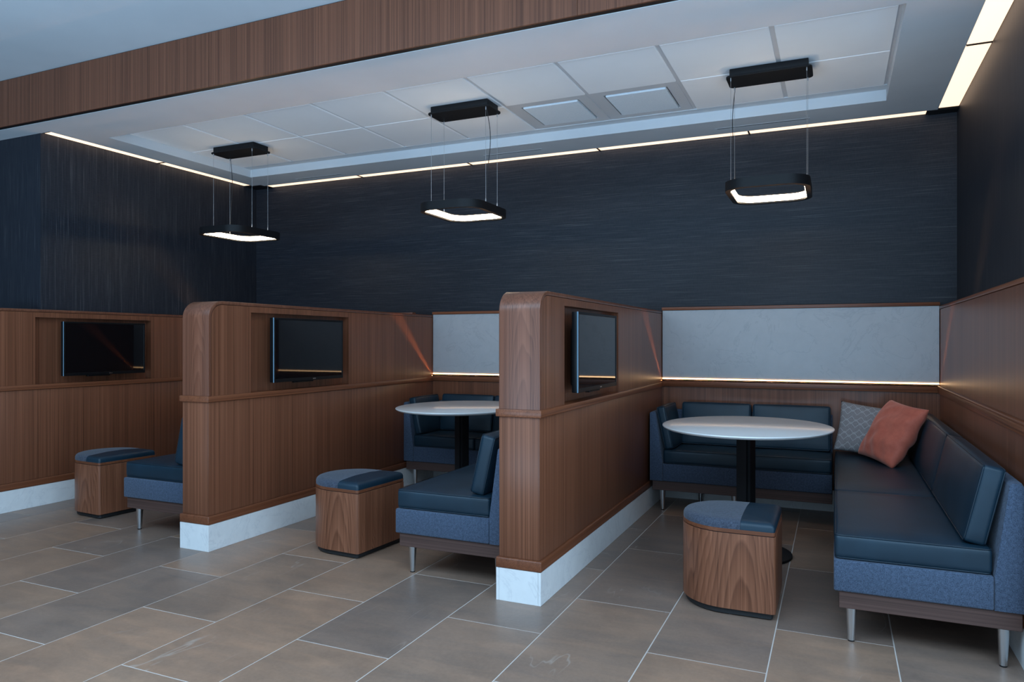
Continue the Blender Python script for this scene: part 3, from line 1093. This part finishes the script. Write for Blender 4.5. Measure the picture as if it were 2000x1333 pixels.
def pendant(label, loc, cord_at, hy=0.30):
    """Origin under the canopy, on the ring's centre line at ceiling height."""
    t = thing('pendant_lamp', label, 'pendant lamp', loc, 'ring pendants')
    zc = 2.9255 - loc[2]
    cn = part('canopy', G().box(-0.225, 0.225, -0.088, 0.088, -0.046, zc, 0.004, 2), BLACK, t)
    part('flange', G().prism(rrect(0.246, 0.106, 0.03, 6), 'Z', -0.058, -0.046, 0.002, 1), BLACK, cn)
    zt, zb = ZRT - loc[2], ZRB - loc[2]
    hx, rr, tk = 0.238, 0.135, 0.030
    part('ring', band(G(), rrect(hx, hy, rr), rrect(hx - tk, hy - tk, rr - tk), zb, zt), BLACK, t, 30)
    part('diffuser', band(G(), rrect(hx - tk - 0.0002, hy - tk - 0.0002, rr - tk), rrect(hx - tk - 0.004, hy - tk - 0.004, rr - tk - 0.004), zb + 0.010, zt - 0.008), RINGL, t, 30)
    for sx in (-1, 1):
        for sy in (-1, 1):
            x, y = sx * 0.216, sy * 0.092
            wv = part('suspension_wire', G().tube([(x, y, zt - 0.001), (sx * 0.216, y, -0.057)], 0.0010, 6), WIRE, t)
            part('wire_gripper', G().lathe([(0.0028, zt), (0.0036, zt + 0.004), (0.0036, zt + 0.022), (0.0015, zt + 0.034)], 10, (x, y)), WIRE, wv)
            part('wire_gripper', G().lathe([(0.0015, -0.080), (0.0036, -0.074), (0.0036, -0.058)], 10, (x, y)), WIRE, wv)
    sx, sy, bulge = cord_at
    x, y = sx * 0.216, sy * 0.092
    pts = []
    for k in range(25):
        f = k / 24
        pts.append((x + bulge * math.sin(PI * f) * (1 + 0.5 * math.sin(5 * f)) * (1 - f) * 1.6 + 0.003, y + 0.004, -0.058 + (zt + 0.058) * f))
    part('power_cord', G().tube(pts, 0.0024, 6), BLACKR, t)
    return t


pendant('black ring pendant lamp hanging on wires at the right, above the right-hand table', (-0.372, 4.69, 2.926), (-1, 1, -0.012))
pendant('black ring pendant lamp hanging on wires above the middle booth', (-2.412, 4.56, 2.926), (1, -1, 0.022))
pendant('black ring pendant lamp hanging on wires above the left booth, in the far corner', (-4.672, 4.73, 2.926), (-1, 1, 0.016))

# ------------------------------------------------------------------ ceiling light strips
def strip(label, loc, horiz, cuts, width):
    """Recessed linear light; cuts: ends and divisions of its lens panels along the run."""
    t = thing('linear_light', label, 'ceiling light', loc, 'linear ceiling lights')
    w0, w1 = 0.0, width
    for a, b in zip(cuts, cuts[1:]):
        q = (a + 0.006, b - 0.006, w0 + 0.003, w1 - 0.003)
        if not horiz:
            q = (q[2], q[3], q[0], q[1])
        part('lens', G().box(*q, 0.006, 0.012), LENS, t)
    for c in cuts:
        q = (c - 0.006, c + 0.006, w0 + 0.002, w1 - 0.002)
        if not horiz:
            q = (q[2], q[3], q[0], q[1])
        part('divider', G().box(*q, 0.0, 0.012), BLACK, t)
    return t


strip('long glowing ceiling light strip along the top of the back wall', (0, 5.765, ZS), True, [-5.36, -4.22, -3.02, -1.81, -0.61, 0.584], 0.104)
strip('glowing ceiling light strip along the top of the left wall', (XL, 0, ZS), False, [3.61, 4.65, 5.70], 0.099)
strip('wide glowing ceiling light strip along the top of the right wall', (0.644, 0, ZS), False, [3.42, 4.59, 5.755], 0.125)
for x0, x1, y0, y1, nm in ((XL, -5.372, 5.712, YW, 'trim_2'), (0.594, XR, 5.767, YW, 'trim_3')):
    struct(nm, G().box(x0, x1, y0, y1, ZS - 0.004, ZH).mesh(nm, BLACK))

# ------------------------------------------------------------------ LED lines on the back ledge
for (a, b), lab in zip(bays, ('thin glowing LED line on the ledge behind the right-hand table', 'thin glowing LED line on the ledge in the middle booth', 'thin glowing LED line on the left booth ledge, reflected in its television')):
    t = thing('led_strip', lab, 'led light', (a, YB, 0.936), 'ledge LED lines')
    Lb = b - a
    # bright line under the quartz panel
    part('lens', G().box(0.004, Lb - 0.004, -0.004, 0.012, 0.016, 0.025), LEDL, t)
    part('channel', G().box(0.004, Lb - 0.004, 0.013, 0.045, 0.001, 0.028), BLACK, t)
    # narrow slot lamp: emitter between two blades, throwing a thin sheet of light up and outwards
    an = math.radians(42.5)
    dy, dz = -math.cos(an), math.sin(an)
    ny, nz = -dz * -1, dy * -1
    ny, nz = math.sin(an), math.cos(an)
    E0 = (-0.0035, 0.0022)

    def pt(u, v):
        return (E0[0] + dy * u + ny * v, E0[1] + dz * u + nz * v)
    for v0, v1 in ((0.0008, 0.0014), (-0.0014, -0.0008)):
        part('blade', G().prism([pt(-0.0005, v0), pt(0.011, v0), pt(0.011, v1), pt(-0.0005, v1)], 'X', 0.003, Lb - 0.003), BLACK, t)
    part('blade', G().prism([pt(-0.0012, -0.0014), pt(-0.0006, -0.0014), pt(-0.0006, 0.0014), pt(-0.0012, 0.0014)], 'X', 0.003, Lb - 0.003), BLACK, t)
    part('emitter', G().prism([pt(-0.0004, -0.0004), pt(0.0, -0.0004), pt(0.0, 0.0004), pt(-0.0004, 0.0004)], 'X', 0.003, Lb - 0.003), LEDS, t)
